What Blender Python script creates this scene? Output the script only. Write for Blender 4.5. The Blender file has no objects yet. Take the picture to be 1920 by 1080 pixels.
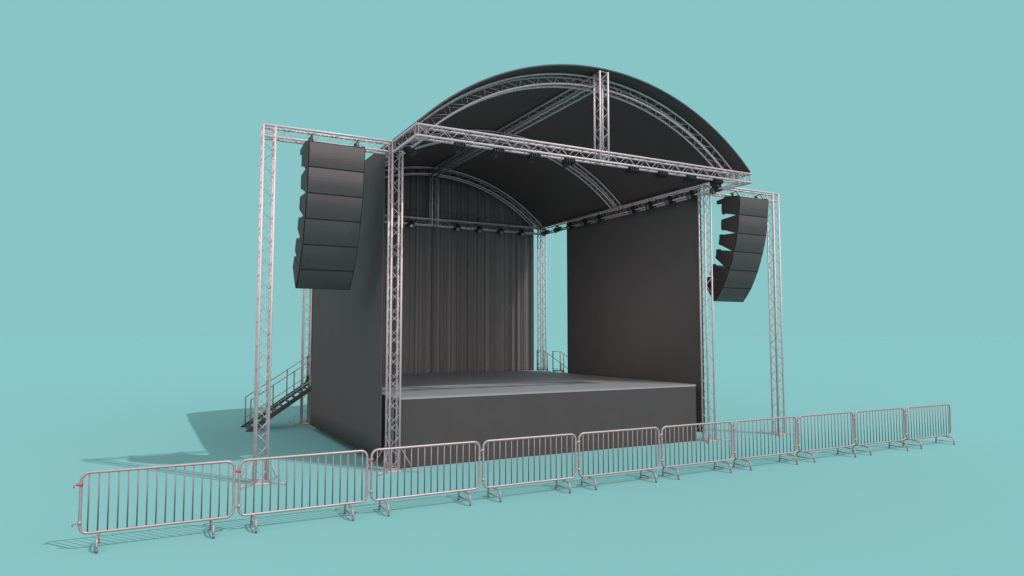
import bpy, math
from mathutils import Vector
sc = bpy.context.scene
COL = sc.collection
R = math.radians

# ------------------------------------------------------------------ materials
def mat(name, col, rough=0.6, metal=0.0, spec=0.5, noise=0.0, nscale=8.0, bump=0.0, bscale=60.0, stretch=(1, 1, 1), rvar=0.0):
    m = bpy.data.materials.new(name); m.use_nodes = True
    nt = m.node_tree; b = nt.nodes['Principled BSDF']
    b.inputs['Base Color'].default_value = (*col, 1)
    b.inputs['Roughness'].default_value = rough
    b.inputs['Metallic'].default_value = metal
    b.inputs['Specular IOR Level'].default_value = spec
    if noise or bump or rvar:
        tc = nt.nodes.new('ShaderNodeTexCoord'); mp = nt.nodes.new('ShaderNodeMapping')
        mp.inputs['Scale'].default_value = stretch
        nt.links.new(tc.outputs['Object'], mp.inputs['Vector'])
    if noise or rvar:
        n = nt.nodes.new('ShaderNodeTexNoise'); n.inputs['Scale'].default_value = nscale
        n.inputs['Detail'].default_value = 5
        nt.links.new(mp.outputs['Vector'], n.inputs['Vector'])
        if noise:
            mr = nt.nodes.new('ShaderNodeMapRange')
            mr.inputs['From Min'].default_value = .25; mr.inputs['From Max'].default_value = .75
            mr.inputs['To Min'].default_value = 1 - noise; mr.inputs['To Max'].default_value = 1 + noise
            nt.links.new(n.outputs['Fac'], mr.inputs['Value'])
            mx = nt.nodes.new('ShaderNodeVectorMath'); mx.operation = 'SCALE'
            mx.inputs[0].default_value = col
            nt.links.new(mr.outputs['Result'], mx.inputs['Scale'])
            nt.links.new(mx.outputs['Vector'], b.inputs['Base Color'])
        if rvar:
            m2 = nt.nodes.new('ShaderNodeMapRange')
            m2.inputs['To Min'].default_value = rough - rvar; m2.inputs['To Max'].default_value = rough + rvar
            nt.links.new(n.outputs['Fac'], m2.inputs['Value'])
            nt.links.new(m2.outputs['Result'], b.inputs['Roughness'])
    if bump:
        n2 = nt.nodes.new('ShaderNodeTexNoise'); n2.inputs['Scale'].default_value = bscale
        n2.inputs['Detail'].default_value = 4
        nt.links.new(mp.outputs['Vector'], n2.inputs['Vector'])
        bp = nt.nodes.new('ShaderNodeBump'); bp.inputs['Strength'].default_value = bump
        bp.inputs['Distance'].default_value = .01
        nt.links.new(n2.outputs['Fac'], bp.inputs['Height'])
        nt.links.new(bp.outputs['Normal'], b.inputs['Normal'])
    return m

TEAL = (0.251, 0.556, 0.565)
M = dict(
    ground=mat('teal_floor', (0.144, 0.319, 0.327), 1.0, spec=0.0),
    alu=mat('aluminium_tube', (0.44, 0.372, 0.390), .55, .22, noise=.06, nscale=9, rvar=.04),
    alu_thin=mat('aluminium_lacing', (0.36, 0.308, 0.320), .55, .2, noise=.08, nscale=12),
    galv=mat('galvanised_tube', (0.27, 0.222, 0.232), .40, .36, noise=.08, nscale=14, rvar=.09),
    galv_thin=mat('galvanised_bar', (0.165, 0.134, 0.140), .45, .4, noise=.10, nscale=14),
    red=mat('red_sleeve', (0.36, 0.045, 0.060), .5, noise=.1),
    muted=mat('muted_red_sleeve', (0.30, 0.12, 0.13), .5, noise=.2, nscale=30),
    cloth=mat('black_cloth', (0.086, 0.080, 0.080), .95, spec=.05, noise=.04, nscale=1.4, bump=.25, bscale=90),
    sidelift=mat('shade_lift_cloth', (0.19, 0.18, 0.18), .95, spec=.05, noise=.05, nscale=1.4, bump=.25, bscale=90),  # paler than the skirt: brightening of its shaded sides put into the colour
    backcloth=mat('pleated_cloth', (0.098, 0.093, 0.096), .55, spec=.4, noise=.05, nscale=2, stretch=(3, 3, .15), bump=.2, bscale=80),
    roof=mat('black_tarpaulin', (0.052, 0.043, 0.0425), .6, spec=.25, noise=.06, nscale=1.2, bump=.15, bscale=30),
    skirt=mat('stage_skirt', (0.046, 0.0445, 0.0455), .9, spec=.15, noise=.05, nscale=1.5, bump=.2, bscale=90),
    deck=mat('stage_deck', (0.185, 0.194, 0.202), .6, spec=.3, noise=.03, nscale=1.1, rvar=.06),
    cab=mat('speaker_paint', (0.044, 0.034, 0.034), .6, spec=.35, noise=.06, nscale=6, bump=.15, bscale=180),
    grille=mat('speaker_grille', (0.041, 0.034, 0.0345), .36, spec=.5, noise=.04, nscale=7, bump=.12, bscale=260),
    rim=mat('speaker_rim', (0.014, 0.013, 0.013), .7, spec=.2, noise=.05),
    black=mat('black_steel', (0.030, 0.028, 0.028), .5, spec=.4, noise=.08, nscale=10),
    fixture=mat('fixture_body', (0.020, 0.020, 0.021), .6, spec=.25, noise=.08, nscale=20),
    lens=mat('fixture_lens', (0.11, 0.115, 0.12), .18, spec=.8, noise=.2, nscale=60),
)

# ------------------------------------------------------------------ mesh builder
ROOT = {}
class MB:
    def __init__(s): s.v = []; s.f = []; s.sm = []
    def add(s, vs, fs, smooth=False):
        o = len(s.v); s.v += [Vector(p) for p in vs]
        s.f += [[o + i for i in f] for f in fs]; s.sm += [smooth] * len(fs)
    def path(s, pts, r, n=8, cap=True, closed=False):
        pts = [Vector(p) for p in pts]; m = len(pts); vs = []; up = None
        for i, p in enumerate(pts):
            if closed: d = pts[(i + 1) % m] - pts[i - 1]
            else: d = pts[min(i + 1, m - 1)] - pts[max(i - 1, 0)]
            d.normalize()
            if up is None:
                up = Vector((0, 0, 1)) if abs(d.z) < .9 else Vector((0, 1, 0))
            a = (up - d * up.dot(d)).normalized(); b = d.cross(a); up = a
            for k in range(n):
                t = 2 * math.pi * (k + .5) / n
                vs.append(p + (a * math.cos(t) + b * math.sin(t)) * r)
        fs = []
        for i in range(m if closed else m - 1):
            j = (i + 1) % m
            for k in range(n):
                l = (k + 1) % n
                fs.append([i * n + k, i * n + l, j * n + l, j * n + k])
        s.add(vs, fs, True)
        if cap and not closed:
            o = len(s.v) - len(vs)
            s.f += [[o + k for k in range(n)][::-1], [o + (m - 1) * n + k for k in range(n)]]; s.sm += [False, False]
    def box(s, a, b):
        x0, y0, z0 = a; x1, y1, z1 = b
        vs = [(x, y, z) for x in (x0, x1) for y in (y0, y1) for z in (z0, z1)]
        s.add(vs, [[0, 1, 3, 2], [4, 6, 7, 5], [0, 4, 5, 1], [2, 3, 7, 6], [0, 2, 6, 4], [1, 5, 7, 3]])
    def prism(s, poly, off):
        """poly: 3D points, extruded by vector off"""
        n = len(poly); off = Vector(off)
        vs = [Vector(p) for p in poly] + [Vector(p) + off for p in poly]
        s.add(vs, [list(range(n))[::-1], list(range(n, 2 * n))] + [[i, (i + 1) % n, n + (i + 1) % n, n + i] for i in range(n)])
    def lathe(s, prof, o=(0, 0, 0), n=20):
        """profile (y, r) around the y axis"""
        vs = []; m = len(prof)
        for (y, r) in prof:
            for k in range(n):
                t = 2 * math.pi * k / n
                vs.append((o[0] + r * math.cos(t), o[1] + y, o[2] + r * math.sin(t)))
        fs = [[i * n + k, i * n + (k + 1) % n, (i + 1) * n + (k + 1) % n, (i + 1) * n + k] for i in range(m - 1) for k in range(n)]
        s.add(vs, fs, False)
        q = len(s.v) - len(vs)
        s.f += [[q + k for k in range(n)], [q + (m - 1) * n + k for k in range(n)][::-1]]; s.sm += [False, False]
    def build(s, name, m, parent=None, bevel=0):
        me = bpy.data.meshes.new(name)
        loc = ROOT.get(parent.name, Vector((0, 0, 0))) if parent else Vector((0, 0, 0))
        me.from_pydata([tuple(p - loc) for p in s.v], [], s.f)
        me.polygons.foreach_set('use_smooth', s.sm); me.materials.append(m); me.update()
        import bmesh
        bm = bmesh.new(); bm.from_mesh(me); bmesh.ops.recalc_face_normals(bm, faces=bm.faces); bm.to_mesh(me); bm.free()
        o = bpy.data.objects.new(name, me); COL.objects.link(o)
        if parent: o.parent = parent; ROOT[o.name] = loc
        if bevel:
            bv = o.modifiers.new('bevel', 'BEVEL'); bv.width = bevel; bv.segments = 2; bv.limit_method = 'ANGLE'
        return o

def tag(o, label, cat, group=None, kind=None):
    if label: o['label'] = label
    if cat: o['category'] = cat
    if group: o['group'] = group
    if kind: o['kind'] = kind
    return o
def thing(name, label, cat, loc, group=None):
    o = bpy.data.objects.new(name, None); COL.objects.link(o); o.location = loc
    o.empty_display_size = .2; ROOT[o.name] = Vector(loc)
    return tag(o, label, cat, group)
def dup(root, loc, label, rot=None):
    def cp(o, par):
        c = o.copy(); COL.objects.link(c); c.parent = par
        for ch in list(o.children): cp(ch, c)
        return c
    c = cp(root, None); c.location = loc; c['label'] = label
    if rot is not None: c.rotation_euler = rot
    return c

# ------------------------------------------------------------------ measured layout (metres)
W, D = 9.52, 9.5          # tower centres
ZT, ZB = 7.49, 7.25       # upper / lower chord of the roof ring
H = .12                   # half chord spacing
CR, LR = .025, .0062      # chord and lacing radius
AX, AZ, RO, RI = 4.74, 2.69, 6.79, 6.55
PA = 2.83

# ------------------------------------------------------------------ ground
g = MB(); S = 3000
g.add([(-S, -S, 0), (S, -S, 0), (S, S, 0), (-S, S, 0)], [[0, 1, 2, 3]])
tag(g.build('ground', M['ground']), None, None, kind='structure')

# ------------------------------------------------------------------ trusses
def truss_parts(root, chords, pitch=.25, phases=(0, 1, 0, 1), lr=LR, ends=(1, 1), cr=CR):
    """chords: four polylines (same number of points) in ring order; lacing on the four faces between neighbours"""
    for c in chords:
        b = MB(); b.path(c, cr, 10); b.build('chord', M['alu'], root)
    L = sum((Vector(chords[0][i + 1]) - Vector(chords[0][i])).length for i in range(len(chords[0]) - 1))
    n = max(2, int(round(L / pitch)))
    def at(c, t):
        t *= len(c) - 1; i = min(int(t), len(c) - 2); u = t - i
        return Vector(c[i]).lerp(Vector(c[i + 1]), u)
    b = MB()
    for f in range(4):
        A, B = chords[f], chords[(f + 1) % 4]
        for k in range(n):
            t0 = .004 + .992 * k / n; t1 = .004 + .992 * (k + 1) / n
            P, Q = (A, B) if (k + phases[f]) % 2 == 0 else (B, A)
            b.path([at(P, t0), at(Q, t1)], lr, 6)
    for e, t in enumerate((0.0, 1.0)):
        if ends[e]:
            t = .006 if t == 0 else .994
            for f in range(4):
                b.path([at(chords[f], t), at(chords[(f + 1) % 4], t)], lr * 1.3, 6)
    b.build('lacing', M['alu_thin'], root)

def box_chords(A, B, U, V, h=H):
    A, B, U, V = map(Vector, (A, B, U, V))
    return [[A + U * a * h + V * b * h, B + U * a * h + V * b * h] for a, b in ((-1, -1), (1, -1), (1, 1), (-1, 1))]

# towers with outrigger bases
def make_tower(x, y, top, label):
    t = thing('truss_tower', label, 'truss tower', (x, y, 0), 'upright truss towers')
    truss_parts(t, box_chords((x, y, .02), (x, y, top), (1, 0, 0), (0, 1, 0)), ends=(1, 1))
    b = MB(); b.box((x - .155, y - .155, .004), (x + .155, y + .155, .03)); b.build('base_plate', M['alu'], t)
    for sx in (-1, 1):
        for sy in (-1, 1):
            b = MB()
            b.path([(x + sx * .12, y + sy * .12, .045), (x + sx * .44, y + sy * .44, .045)], .011, 6)
            b.path([(x + sx * .145, y + sy * .145, .52), (x + sx * .36, y + sy * .36, .05)], .0065, 6)
            b.path([(x + sx * .43, y + sy * .43, .004), (x + sx * .43, y + sy * .43, .09)], .010, 6)
            b.build('outrigger', M['alu_thin'], t)
    return t
tw = make_tower(0, 0, 7.5, 'front left roof tower, beside the front left corner of the stage')
dup(tw, (W, 0, 0), 'front right roof tower, standing beside the right edge of the stage front')
dup(tw, (0, D, 0), 'rear left roof tower, partly hidden behind the left stairs and wall')
dup(tw, (W, D, 0), 'rear right roof tower, seen through the gap right of the pleated backdrop')
dup(tw, (-PA, 0, 0), 'leftmost truss tower, carrying the outer end of the left loudspeaker beam')
dup(tw, (W + PA + .04, 0, 0), 'rightmost truss tower, carrying the outer end of the right loudspeaker beam')

zc = (ZT + ZB) / 2
def beam(name, label, A, B, U, V, phases=(0, 1, 0, 1), group=None, loc=None, pitch=.25):
    t = thing(name, label, 'truss', loc or ((A[0] + B[0]) / 2, (A[1] + B[1]) / 2, min(A[2], B[2])), group)
    truss_parts(t, box_chords(A, B, U, V), pitch, phases)
    return t
X_, Y_, Z_ = (1, 0, 0), (0, 1, 0), (0, 0, 1)
G1 = 'horizontal roof and loudspeaker trusses'
FY = -1.57
beam('truss_beam', 'long horizontal truss across the front of the roof, under the big front arch', (-.14, FY, zc), (W + .14, FY, zc), Y_, Z_, (0, 0, 1, 0), G1)
beam('truss_beam', 'horizontal truss across the back in front of the pleated backdrop', (-.14, D, zc), (W + .14, D, zc), Y_, Z_, (0, 1, 0, 1), G1)
beam('truss_beam', 'left side roof truss running back above the left cloth wall', (0, FY - .13, zc - .003), (0, D + .13, zc - .003), X_, Z_, (0, 1, 0, 1), G1)
beam('truss_beam', 'right side roof truss with spotlights above the right cloth wall', (W, FY - .13, zc - .003), (W, D + .13, zc - .003), X_, Z_, (0, 1, 0, 1), G1)
beam('truss_beam', 'short truss carrying the left loudspeaker stack', (-PA - .14, 0, zc + .003), (-.12, 0, zc + .003), Y_, Z_, (0, 1, 0, 1), G1)
beam('truss_beam', 'short truss carrying the right loudspeaker stack', (W + .12, 0, zc + .003), (W + PA + .18, 0, zc + .003), Y_, Z_, (0, 1, 0, 1), G1)
ztop = AZ + RO
beam('ridge_truss', 'truss running under the roof ridge from front arch to back arch', (AX, -1.45, ztop - .13), (AX, D + .1, ztop - .13), X_, Z_, (0, 1, 0, 1))
beam('king_post', 'bright upright truss post between the front truss and the front arch', (4.70, FY, ZB - .03), (4.70, FY, 9.49), X_, Y_, (0, 1, 0, 1), 'upright posts below the arches', (4.70, FY, ZB - .03))
beam('king_post', 'upright truss post before the backdrop, under the back arch', (AX - .05, D - .06, ZB - .03), (AX - .05, D - .06, 9.40), X_, Y_, (0, 1, 0, 1), 'upright posts below the arches', (AX - .05, D - .06, ZB - .03))
def arch(y, label):
    t = thing('arch_truss', label, 'truss', (AX, y, ZT), 'curved roof trusses')
    n = 56; cs = []
    for r, yy in ((RO, -H), (RO, H), (RI, H), (RI, -H)):
        a0 = math.asin((ZT - .02 - AZ) / r)
        cs.append([(AX + r * math.cos(math.pi - a0 - (math.pi - 2 * a0) * i / n), y + yy, AZ + r * math.sin(math.pi - a0 - (math.pi - 2 * a0) * i / n)) for i in range(n + 1)])
    truss_parts(t, cs, .27, (0, 0, 1, 1) if y < 0 else (0, 0, 1, 0))
arch(-1.13, 'large front arch truss under the front edge of the black roof')
arch(4.12, 'middle arch truss under the black roof, between front and back arches')
arch(D, 'back arch truss above the pleated backdrop')

# ------------------------------------------------------------------ roof
def arc_pts(r, x0, x1, n):
    a0 = math.acos((x0 - AX) / r); a1 = math.acos((x1 - AX) / r)
    return [(AX + r * math.cos(a0 + (a1 - a0) * i / n), AZ + r * math.sin(a0 + (a1 - a0) * i / n)) for i in range(n + 1)]
rb = MB(); n = 72; ny = 24
ro = arc_pts(6.865, -.115, 9.595, n); ri = arc_pts(6.835, -.10, 9.58, n)
ys = [-1.72 + (9.86 + 1.72) * j / ny for j in range(ny + 1)]
vs = []; fs = []
for pr in (ro, ri):
    for y in ys: vs += [(p[0], y, p[1]) for p in pr]
K = (n + 1) * (ny + 1)
for s_ in (0, K):
    for j in range(ny):
        for i in range(n):
            a = s_ + j * (n + 1) + i; fs.append([a, a + 1, a + n + 2, a + n + 1])
for i in range(n):
    fs.append([i, i + 1, K + i + 1, K + i]); q = ny * (n + 1); fs.append([q + i, q + i + 1, K + q + i + 1, K + q + i])
for j in range(ny):
    a = j * (n + 1); fs.append([a, a + n + 1, K + a + n + 1, K + a]); a += n; fs.append([a, a + n + 1, K + a + n + 1, K + a])
rb.add(vs, fs, True)
o = rb.build('roof_canopy', M['roof'])
tag(o, 'curved black tarpaulin roof stretched over the three arches', 'roof')
es = o.modifiers.new('es', 'EDGE_SPLIT'); es.split_angle = R(40)

# ------------------------------------------------------------------ stage
SX0, SX1, SY0, SY1, SZ = .115, 9.275, .144, 9.62, 1.615
def rrect(x0, y0, x1, y1, r, z, k=6):
    out = []
    for cx, cy, a in ((x1 - r, y0 + r, -90), (x1 - r, y1 - r, 0), (x0 + r, y1 - r, 90), (x0 + r, y0 + r, 180)):
        for i in range(k + 1):
            t = R(a + 90 * i / k); out.append((cx + r * math.cos(t), cy + r * math.sin(t), z))
    return out
st = thing('stage_platform', 'large grey stage floor with a black skirt down to the ground', 'stage', (4.7, 4.8, 0))
b = MB(); b.prism(rrect(SX0, SY0, SX1, SY1, .14, SZ - .05), (0, 0, .05)); b.build('deck', M['deck'], st)
# skirt: gently waving cloth
b = MB(); base = rrect(SX0 + .004, SY0 + .004, SX1 - .004, SY1 - .004, .138, 0, 10)
per = []
for i in range(len(base)):
    p = Vector(base[i]); q = Vector(base[(i + 1) % len(base)]); m = max(1, int((q - p).length / .10))
    for k in range(m): per.append(p.lerp(q, k / m))
N = len(per); vs = []
for z, amp in ((.006, .012), (.5, .009), (1.1, .005), (SZ - .052, 0)):
    for i, p in enumerate(per):
        d = per[(i + 1) % N] - per[i - 1]; nn = Vector((d.y, -d.x, 0)).normalized()
        s_ = i * .10
        w = amp * (math.sin(s_ * 5.1) * .5 + math.sin(s_ * 2.3 + 1) * .5 - 1)
        vs.append((p.x + nn.x * w, p.y + nn.y * w, z))
b.add(vs, [[j * N + i, j * N + (i + 1) % N, (j + 1) * N + (i + 1) % N, (j + 1) * N + i] for j in range(3) for i in range(N)], True)
b.build('skirt', M['skirt'], st)
for xa, xb in ((SX0 - .024, SX0 - .014), (SX1 + .014, SX1 + .024)):  # added panels, paler than the skirt, to lift its shaded sides
    b = MB(); b.box((xa, SY0 + .12, .006), (xb, SY1 - .2, SZ - .055)); b.build('shade_lift_panel', M['sidelift'], st)
b = MB(); b.path([(.07, 8.07, .004), (.07, 8.07, 1.5)], .024, 10); b.box((.03, 8.03, .003), (.11, 8.11, .012)); b.build('leg', M['alu'], st)

# ------------------------------------------------------------------ side cloth walls (outside the towers)
def cloth_wall(x, label, out):
    b = MB(); nz, nyy = 14, 80; vs = []
    y0, y1, z0, z1 = .33, 7.80, .17, (7.525 if out < 0 else 7.58)
    for s_ in (0, .012):
        for j in range(nz + 1):
            z = z0 + (z1 - z0) * j / nz; f = 1 - j / nz
            for i in range(nyy + 1):
                y = y0 + (y1 - y0) * i / nyy
                w = .004 + .005 * f * (1 + math.sin(y * 1.9 + .6) * .6 + math.sin(y * 4.7) * .3)
                vs.append((x + out * (w + s_), y, z))
    q = (nz + 1) * (nyy + 1); fs = []
    for s_ in (0, q):
        for j in range(nz):
            for i in range(nyy):
                a = s_ + j * (nyy + 1) + i; fs.append([a, a + 1, a + nyy + 2, a + nyy + 1])
    rim = [i for i in range(nyy)] ; 
    for i in range(nyy):
        fs.append([i, i + 1, q + i + 1, q + i]); a = nz * (nyy + 1) + i; fs.append([a, a + 1, q + a + 1, q + a])
    for j in range(nz):
        a = j * (nyy + 1); c = a + nyy + 1; fs.append([a, c, q + c, q + a]); a += nyy; c = a + nyy + 1; fs.append([a, c, q + c, q + a])
    b.add(vs, fs, True)
    o = b.build('side_curtain', M['cloth']); tag(o, label, 'curtain', 'plain black side walls of the stage')
cloth_wall(-.150, 'plain black cloth wall hanging down the left side of the stage', -1)
cloth_wall(W + .150, 'plain black cloth wall hanging down the right side of the stage', 1)

# ------------------------------------------------------------------ pleated backdrop
import random
rnd = random.Random(7)
b = MB(); x0, x1 = .14, 9.30; nx = 1100; nz = 14
wv = [(rnd.uniform(6, 46), rnd.uniform(0, 6.28), rnd.uniform(.2, 1)) for _ in range(16)]
def fold(x, z):
    s = 0
    for k, p, a in wv: s += a * math.sin(k * x + p + .05 * math.sin(z * .7 + p)) * (9 / (9 + k * .5))
    s /= 3.0
    r_ = 1 - abs(math.sin(x * 9.3 + 1.1 * math.sin(x * 2.1) + .7 * math.sin(x * 5.3)))
    q_ = 1 - abs(math.sin(x * 15.7 + 1.6 * math.sin(x * 3.3 + 1)))
    return .05 * math.tanh(1.4 * s) - .075 * r_ ** 4 - .045 * q_ ** 5
vs = []
for i in range(nx + 1):
    x = x0 + (x1 - x0) * i / nx
    zt = AZ + math.sqrt(6.832 ** 2 - (x - AX) ** 2)
    for j in range(nz + 1):
        z = .37 + (zt - .37) * j / nz
        vs.append((x, 9.80 + fold(x, z), z))
fs = [[i * (nz + 1) + j, (i + 1) * (nz + 1) + j, (i + 1) * (nz + 1) + j + 1, i * (nz + 1) + j + 1] for i in range(nx) for j in range(nz)]
b.add(vs, fs, True)
o = b.build('backdrop_curtain', M['backcloth']); tag(o, 'tall black pleated curtain hanging across the back of the stage', 'curtain')
sd = o.modifiers.new('thick', 'SOLIDIFY'); sd.thickness = .006; sd.offset = 1

# ------------------------------------------------------------------ stairs at the rear sides
def stairs(side, label):
    X = (lambda u: -u) if side < 0 else (lambda u: 9.85 + u)      # u runs outward from the stage
    t = thing('stairs', label, 'stairs', (X(1.0), 8.9, 0), 'stairs at the rear sides of the stage')
    yA, yB = 8.30, 9.50
    top = lambda u: 1.425 - .675 * u
    for y in (yA, yB):
        poly = [(1.85, .004), (2.07, .004), (2.07, .035), (2.02, .062), (.02, 1.412), (-.08, 1.675), (-.56, 1.675), (-.56, 1.622), (-.105, 1.622), (-.105, 1.33)]
        b = MB(); b.prism([(X(u), y, z) for u, z in poly], (0, .045 if y == yB else -.045, 0)); b.build('stringer', M['black'], t)
    for k in range(10):
        u = 1.90 - k * .196; z = top(u) - .05
        b = MB(); b.box((min(X(u - .055), X(u + .055)), yA + .001, z - .03), (max(X(u - .055), X(u + .055)), yB - .001, z)); b.build('tread', M['black'], t)
    hi = lambda u: 2.41 if u <= -.2 else 2.276 - .662 * u
    lo = lambda u: 1.73 if u <= -.2 else 1.60 - .664 * u
    for y in (yA - .022, yB + .022):
        b = MB()
        b.path([(X(u), y, hi(u)) for u in (1.95, -.19, -.21, -.56)], .016, 8)
        b.path([(X(u), y, lo(u)) for u in (1.93, -.19, -.21, -.56)], .014, 8)
        h = b.build('handrail', M['galv'], t)
        for u in (1.94, 1.27, .62, -.05, -.21, -.55):
            p = MB(); p.path([(X(u), y, top(u) - .10 if u > -.06 else 1.64), (X(u), y, hi(u) + .02)], .020, 8); p.build('post', M['galv_thin'], h)
stairs(-1, 'black open stairs with handrails going down from the left rear of the stage')
stairs(1, 'stairs with handrails at the right rear, mostly hidden behind the right cloth wall')

# ------------------------------------------------------------------ loudspeaker arrays
FJ = [(-.518, 7.151), (-.472, 6.615), (-.395, 6.068), (-.245, 5.540), (-.040, 5.005), (.243, 4.49), (.586, 4.085)]
BK = [((.200, 7.047), (.205, 6.755)), ((.225, 6.555), (.240, 6.270)), ((.290, 6.095), (.360, 5.830)), ((.405, 5.655), (.510, 5.420)), ((.615, 5.215), (.745, 4.965)), ((.800, 4.830), (.965, 4.600))]
ORD = ['topmost', 'second from top', 'third from top', 'fourth from top', 'fifth from top', 'lowest']
def array(cx, side):
    hw = .612
    for i in range(6):
        a = Vector((0, *FJ[i])); c = Vector((0, *FJ[i + 1])); d = (c - a).normalized()
        nrm = Vector((0, d.z, -d.y))            # pointing outward (to the audience)
        if nrm.y > 0: nrm = -nrm
        a2 = a + d * .002; c2 = c - d * .002
        bu, bl = Vector((0, *BK[i][0])), Vector((0, *BK[i][1]))
        lab = '%s loudspeaker cabinet of the hanging array on the %s' % (ORD[i], side)
        t = thing('loudspeaker', lab, 'loudspeaker', (cx, (bu.y + a.y) / 2, bl.z), 'six loudspeakers hanging in a curved array on each side')
        b = MB(); off = Vector((cx - hw, 0, 0))
        a3 = a2 - nrm * .07; c3 = c2 - nrm * .07
        b.prism([p + off for p in (a2, a3, bu, bl, c3, c2)], (2 * hw, 0, 0))
        b.build('cabinet', M['cab'], t, .004)
        b = MB(); b.prism([p + off + Vector((.002, 0, 0)) for p in (a2 + d * .004 + nrm * .006, c2 - d * .004 + nrm * .006, c2 - d * .004 + nrm * .0005, a2 + d * .004 + nrm * .0005)], (2 * hw - .004, 0, 0))
        b.build('front_rim', M['rim'], t)
        # grille, slightly proud, slightly curved
        b = MB(); k = 8; up = []; lo = []
        for j in range(k + 1):
            u = j / k; p = a2.lerp(c2, .024 + u * .952) + nrm * (.008 + .022 * math.sin(math.pi * u))
            up.append(p + Vector((cx - hw + .022, 0, 0)))
        back = [a2.lerp(c2, .976) + Vector((cx - hw + .022, 0, 0)) + nrm * .0062, a2.lerp(c2, .024) + Vector((cx - hw + .022, 0, 0)) + nrm * .0062]
        b.prism(up + back, (2 * hw - .044, 0, 0)); b.build('grille', M['grille'], t)
        # rigging plate at the rear
        for sx in (-1, 1):
            b = MB(); x = cx + sx * (hw - .10)
            b.box((x - .02, min(bu.y, bl.y) - .03, bl.z - .03), (x + .02, max(bu.y, bl.y) + .035, bu.z + .03))
            b.build('rigging_plate', M['black'], t)
    t = thing('rigging_frame', 'black rigging frame clamped to the beam above the %s loudspeaker array' % side, 'rigging frame', (cx, -.15, 7.16), 'rigging frames above the arrays')
    for sx in (-1, 1):
        x = cx + sx * (hw - .035)
        b = MB(); b.prism([(x - .03, -.50, 7.156), (x - .03, -.50, 7.185), (x - .03, -.10, 7.235), (x - .03, .40, 7.17), (x - .03, .40, 7.06), (x - .03, .22, 7.052)], (.06, 0, 0)); b.build('side_arm', M['black'], t)
    for y in (-.36, .16):
        b = MB(); b.path([(cx - hw + .05, y, 7.185), (cx + hw - .05, y, 7.185)], .018, 8); b.build('cross_bar', M['black'], t)
    for sx in (-1, 1):
        x = cx + sx * .50
        for y in (-.12, .12):
            b = MB(); b.prism([(x - .035, y - .045, 7.19), (x - .035, y - .05, 7.29), (x - .035, y, 7.335), (x - .035, y + .05, 7.29), (x - .035, y + .045, 7.19)], (.07, 0, 0)); b.build('clamp', M['black'], t)
        b = MB(); b.path([(x, -.40, 7.19), (x, -.30, 7.36)], .014, 6); b.path([(x, -.12, 7.32), (x, -.30, 7.36)], .014, 6); b.build('hoist_link', M['black'], t)
array(-1.486, 'left')
array(W + 1.486, 'right')

# ------------------------------------------------------------------ stage lights
def make_light(label):
    t = thing('stage_light', label, 'stage light', (0, 0, 0), 'black spotlights clamped under the roof trusses'); t.scale = (1.05,) * 3
    b = MB(); prof = [(-.10, .06), (-.02, .068), (.03, .075), (.04, .088), (.13, .100), (.135, .084), (.118, .080)]
    b.lathe(prof, n=20)
    for k in range(5):
        x = -.104 + k * .052; b.box((x - .012, -.135, -.078), (x + .012, .02, .078))
    hsg = b.build('housing', M['fixture'], t)
    b = MB(); b.lathe([(.100, .078), (.121, .078), (.128, .050), (.130, .02)], n=20); b.build('lens', M['lens'], t)
    # yoke (in housing frame; drawn around x axis)
    b = MB(); b.path([(-.115, 0, -.01), (-.118, .0, .06), (-.09, -.02, .115), (.09, -.02, .115), (.118, 0, .06), (.115, 0, -.01)], .011, 6); b.build('yoke', M['fixture'], t)
    b = MB(); b.path([(-.035, -.02, .13), (.035, -.02, .13)], .034, 10); b.box((-.02, -.045, .10), (.02, .005, .15)); b.build('clamp', M['fixture'], t)
    return t
def place(proto, loc, yaw, pitch, label, first=False):
    rot = (R(-pitch), 0, R(yaw))
    if first: proto.location = loc; proto.rotation_euler = rot; proto['label'] = label; return proto
    return dup(proto, loc, label, rot)
NTH = ['first', 'second', 'third', 'fourth', 'fifth', 'sixth', 'seventh', 'eighth', 'ninth', 'tenth']
proto = make_light('')
first = True; c = 0
for k in (1, 2, 3, 4, 6, 7, 8, 9):
    place(proto, (k * .953 - .01, FY + .12, 7.200), 0, 14, '%s spotlight from the left under the front horizontal truss' % NTH[c], first); first = False; c += 1
rj = [-.59, .38, 1.37, 2.32, 3.21, 5.18, 6.08, 7.09, 8.03, 8.98]
for i, y in enumerate(rj):
    place(proto, (W - .13, y, 7.235), 90, 22, '%s spotlight from the front under the right side truss' % NTH[i])
for i, y in enumerate([-.62, .38]):
    place(proto, (.13, y, 7.20), -90, 42, ['spotlight under the left side truss, just ahead of the front left tower', 'spotlight half hidden behind the front left tower under the left side truss'][i])
for i, x in enumerate([3.74, 5.64, 6.58, 7.53, 8.485]):
    place(proto, (x, D - .13, 7.19), 180, 25, '%s visible spotlight from the left on the truss before the backdrop' % NTH[i])

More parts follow.
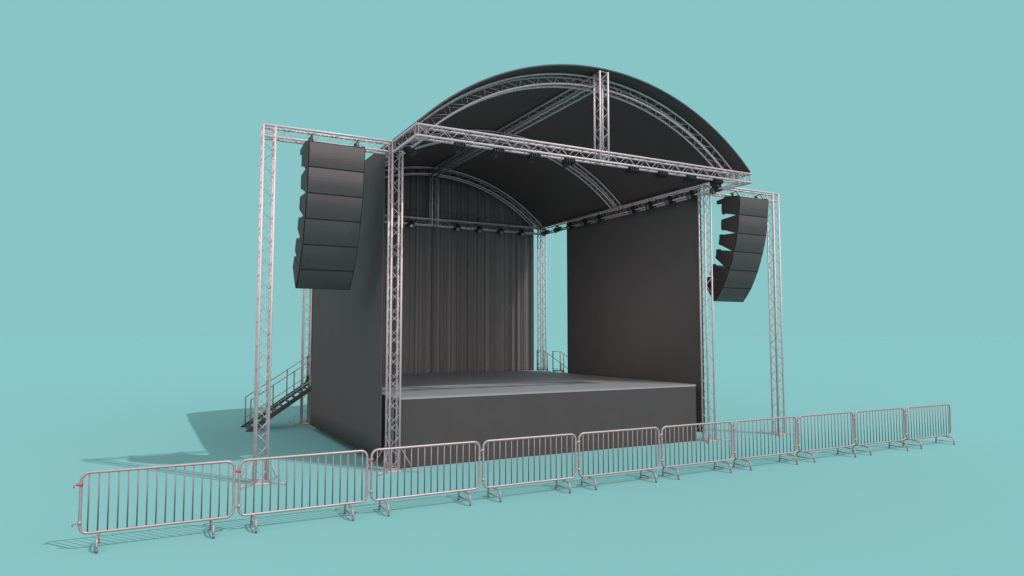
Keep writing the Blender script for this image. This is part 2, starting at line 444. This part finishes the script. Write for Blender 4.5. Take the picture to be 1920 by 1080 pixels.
# ------------------------------------------------------------------ crowd barriers
BY, BX, BW = -3.53, -5.81, 2.1167
def make_barrier():
    t = thing('crowd_barrier', '', 'barrier', (BX, BY, 0), 'steel crowd barriers standing in a row')
    xl, xr, zb, zt = BX + .026, BX + BW - .052, .232, 1.083; r = .11
    pts = []
    for cx, cz, a in ((xr - r, zb + r, -90), (xr - r, zt - r, 0), (xl + r, zt - r, 90), (xl + r, zb + r, 180)):
        for i in range(7):
            q = R(a + 90 * i / 6); pts.append((cx + r * math.cos(q), BY, cz + r * math.sin(q)))
    b = MB(); b.path(pts, .0215, 12, closed=True); b.build('frame', M['galv'], t)
    for k in range(16):
        x = BX + .124 + k * .1238
        b = MB(); b.path([(x, BY, zb), (x, BY, zt)], .0108, 8); b.build('bar', M['galv_thin'], t)
    for u in (.255, 1.765):
        x = BX + u; f = MB()
        half = [(-.252, .055), (-.252, .10), (-.243, .14), (-.225, .168), (-.19, .19), (-.12, .204), (0, .210)]
        prof = half + [(-p[0], p[1]) for p in half[:-1]][::-1]
        f.path([(x, BY + y, z) for y, z in prof], .0165, 10)
        f.path([(x, BY - .25, .075), (x, BY + .25, .075)], .0105, 8)
        ft = f.build('foot', M['galv'], t)
        for sy in (-1, 1):
            e = MB(); e.path([(x, BY + sy * .252, .004), (x, BY + sy * .252, .06)], .0185, 10); e.build('foot_cap', M['galv_thin'], ft)
    for z in (.925, .385):
        h = MB(); h.path([(xl - .012, BY, z), (xl - .075, BY, z), (xl - .088, BY, z - .008), (xl - .088, BY, z - .045)], .010, 6)
        ho = h.build('hook', M['galv'], t)
        h = MB(); h.path([(xl + .022, BY, z - .004), (xl - .058, BY, z - .004)], .019 if z > .6 else .014, 10)
        h.path([(xl, BY, z - .028), (xl, BY, z + .024)], .0255, 10)
        h.build('sleeve', M['red'] if z > .6 else M['galv'], ho)
    return t
bt = make_barrier()
BL = ['leftmost crowd barrier, its free end showing a red hook sleeve',
      'second crowd barrier from the left, in front of the leftmost truss tower',
      'third crowd barrier from the left, before the front left roof tower',
      'fourth crowd barrier from the left, in front of the left part of the stage',
      'fifth crowd barrier from the left, in front of the middle of the stage',
      'sixth crowd barrier from the left, before the right end of the stage',
      'seventh crowd barrier from the left, overlapping the rightmost truss tower base',
      'third crowd barrier from the right end of the row',
      'second crowd barrier from the right end of the row',
      'rightmost crowd barrier, last in the row and smallest in view']
bt['label'] = BL[0]
plain = {}
def kids(o):
    for c in o.children:
        yield c; yield from kids(c)
for i in range(1, 10):
    c = dup(bt, (BX + i * BW, BY, 0), BL[i])
    if i > 1:      # top sleeve red on first two barriers, muted on third, galvanised after
        for k in kids(c):
            if k.name.startswith('sleeve') and k.data.materials[0] == M['red']:
                if i == 2 or 2 not in plain or i == 3:
                    me = k.data.copy(); me.materials.clear(); me.materials.append(M['muted'] if i == 2 else M['galv']); plain[min(i, 3)] = me
                k.data = plain[min(i, 3)]

# ------------------------------------------------------------------ light
sun = bpy.data.lights.new('sun', 'SUN'); sun.energy = 2.9; sun.angle = R(.6); sun.color = (1, .965, .94)
so = bpy.data.objects.new('sun', sun); COL.objects.link(so)
so.rotation_euler = Vector((-.442, .647, -1)).to_track_quat('-Z', 'Y').to_euler(); so.location = (20, -20, 40)

# added area fill at deck level, brightens the roof interior; faces up and back
wl = bpy.data.lights.new('roof_fill', 'AREA'); wl.shape = 'RECTANGLE'; wl.size = 4.6; wl.size_y = .8; wl.energy = 205; wl.color = (1, .96, .95)
wo = bpy.data.objects.new('roof_fill', wl); COL.objects.link(wo); wo.location = (4.7, 2.9, 1.66)
wo.rotation_euler = Vector((0, .36, .93)).to_track_quat('-Z', 'Y').to_euler()
w = bpy.data.worlds.new('World'); sc.world = w; w.use_nodes = True; nt = w.node_tree
bg = nt.nodes['Background']; tc = nt.nodes.new('ShaderNodeTexCoord'); sp = nt.nodes.new('ShaderNodeSeparateXYZ')
nt.links.new(tc.outputs['Generated'], sp.inputs[0])
def mr(inp, a, b_):
    n = nt.nodes.new('ShaderNodeMapRange'); n.interpolation_type = 'SMOOTHSTEP'
    n.inputs['From Min'].default_value = a; n.inputs['From Max'].default_value = b_
    nt.links.new(inp, n.inputs['Value']); return n.outputs['Result']
up = mr(sp.outputs['Z'], .56, .80)
# added bright soft patch behind the viewer, fills light into the stage
dt = nt.nodes.new('ShaderNodeVectorMath'); dt.operation = 'DOT_PRODUCT'; dt.inputs[1].default_value = (-.30, -.94, .08)
nt.links.new(tc.outputs['Generated'], dt.inputs[0])
sd_ = nt.nodes.new('ShaderNodeVectorMath'); sd_.operation = 'DOT_PRODUCT'; sd_.inputs[1].default_value = (-.93, .37, 0)  # added dark patch out of view, dims the light on the left wall
nt.links.new(tc.outputs['Generated'], sd_.inputs[0])
sdf = mr(sd_.outputs['Value'], .74, .90)
ms = nt.nodes.new('ShaderNodeMix'); ms.data_type = 'RGBA'; ms.inputs['A'].default_value = (*TEAL, 1); ms.inputs['B'].default_value = (.13, .11, .11, 1)
nt.links.new(sdf, ms.inputs['Factor'])
bk = mr(dt.outputs['Value'], .25, .70)
mx = nt.nodes.new('ShaderNodeMix'); mx.data_type = 'RGBA'; nt.links.new(ms.outputs['Result'], mx.inputs['A']); mx.inputs['B'].default_value = (2.75, 2.52, 2.48, 1)
nt.links.new(bk, mx.inputs['Factor'])
m2 = nt.nodes.new('ShaderNodeMix'); m2.data_type = 'RGBA'; m2.inputs['B'].default_value = (1.0, .98, .98, 1)
nt.links.new(mx.outputs['Result'], m2.inputs['A']); nt.links.new(up, m2.inputs['Factor'])
nt.links.new(m2.outputs['Result'], bg.inputs['Color']); bg.inputs['Strength'].default_value = 1.0

# ------------------------------------------------------------------ camera
cd = bpy.data.cameras.new('camera'); co = bpy.data.objects.new('camera', cd); COL.objects.link(co)
co.location = (-5.1085, -15.3043, 3.0403); co.rotation_euler = (math.pi / 2 + .0682, 0, -.4899)
cd.sensor_width = 36; cd.lens = 1303.7 / 1920 * 36; cd.clip_end = 8000; cd.clip_start = .05
sc.camera = co
sc.view_settings.view_transform = 'Standard'; sc.view_settings.look = 'None'
sc.view_settings.exposure = 0; sc.view_settings.gamma = 1; sc.view_settings.use_curve_mapping = False
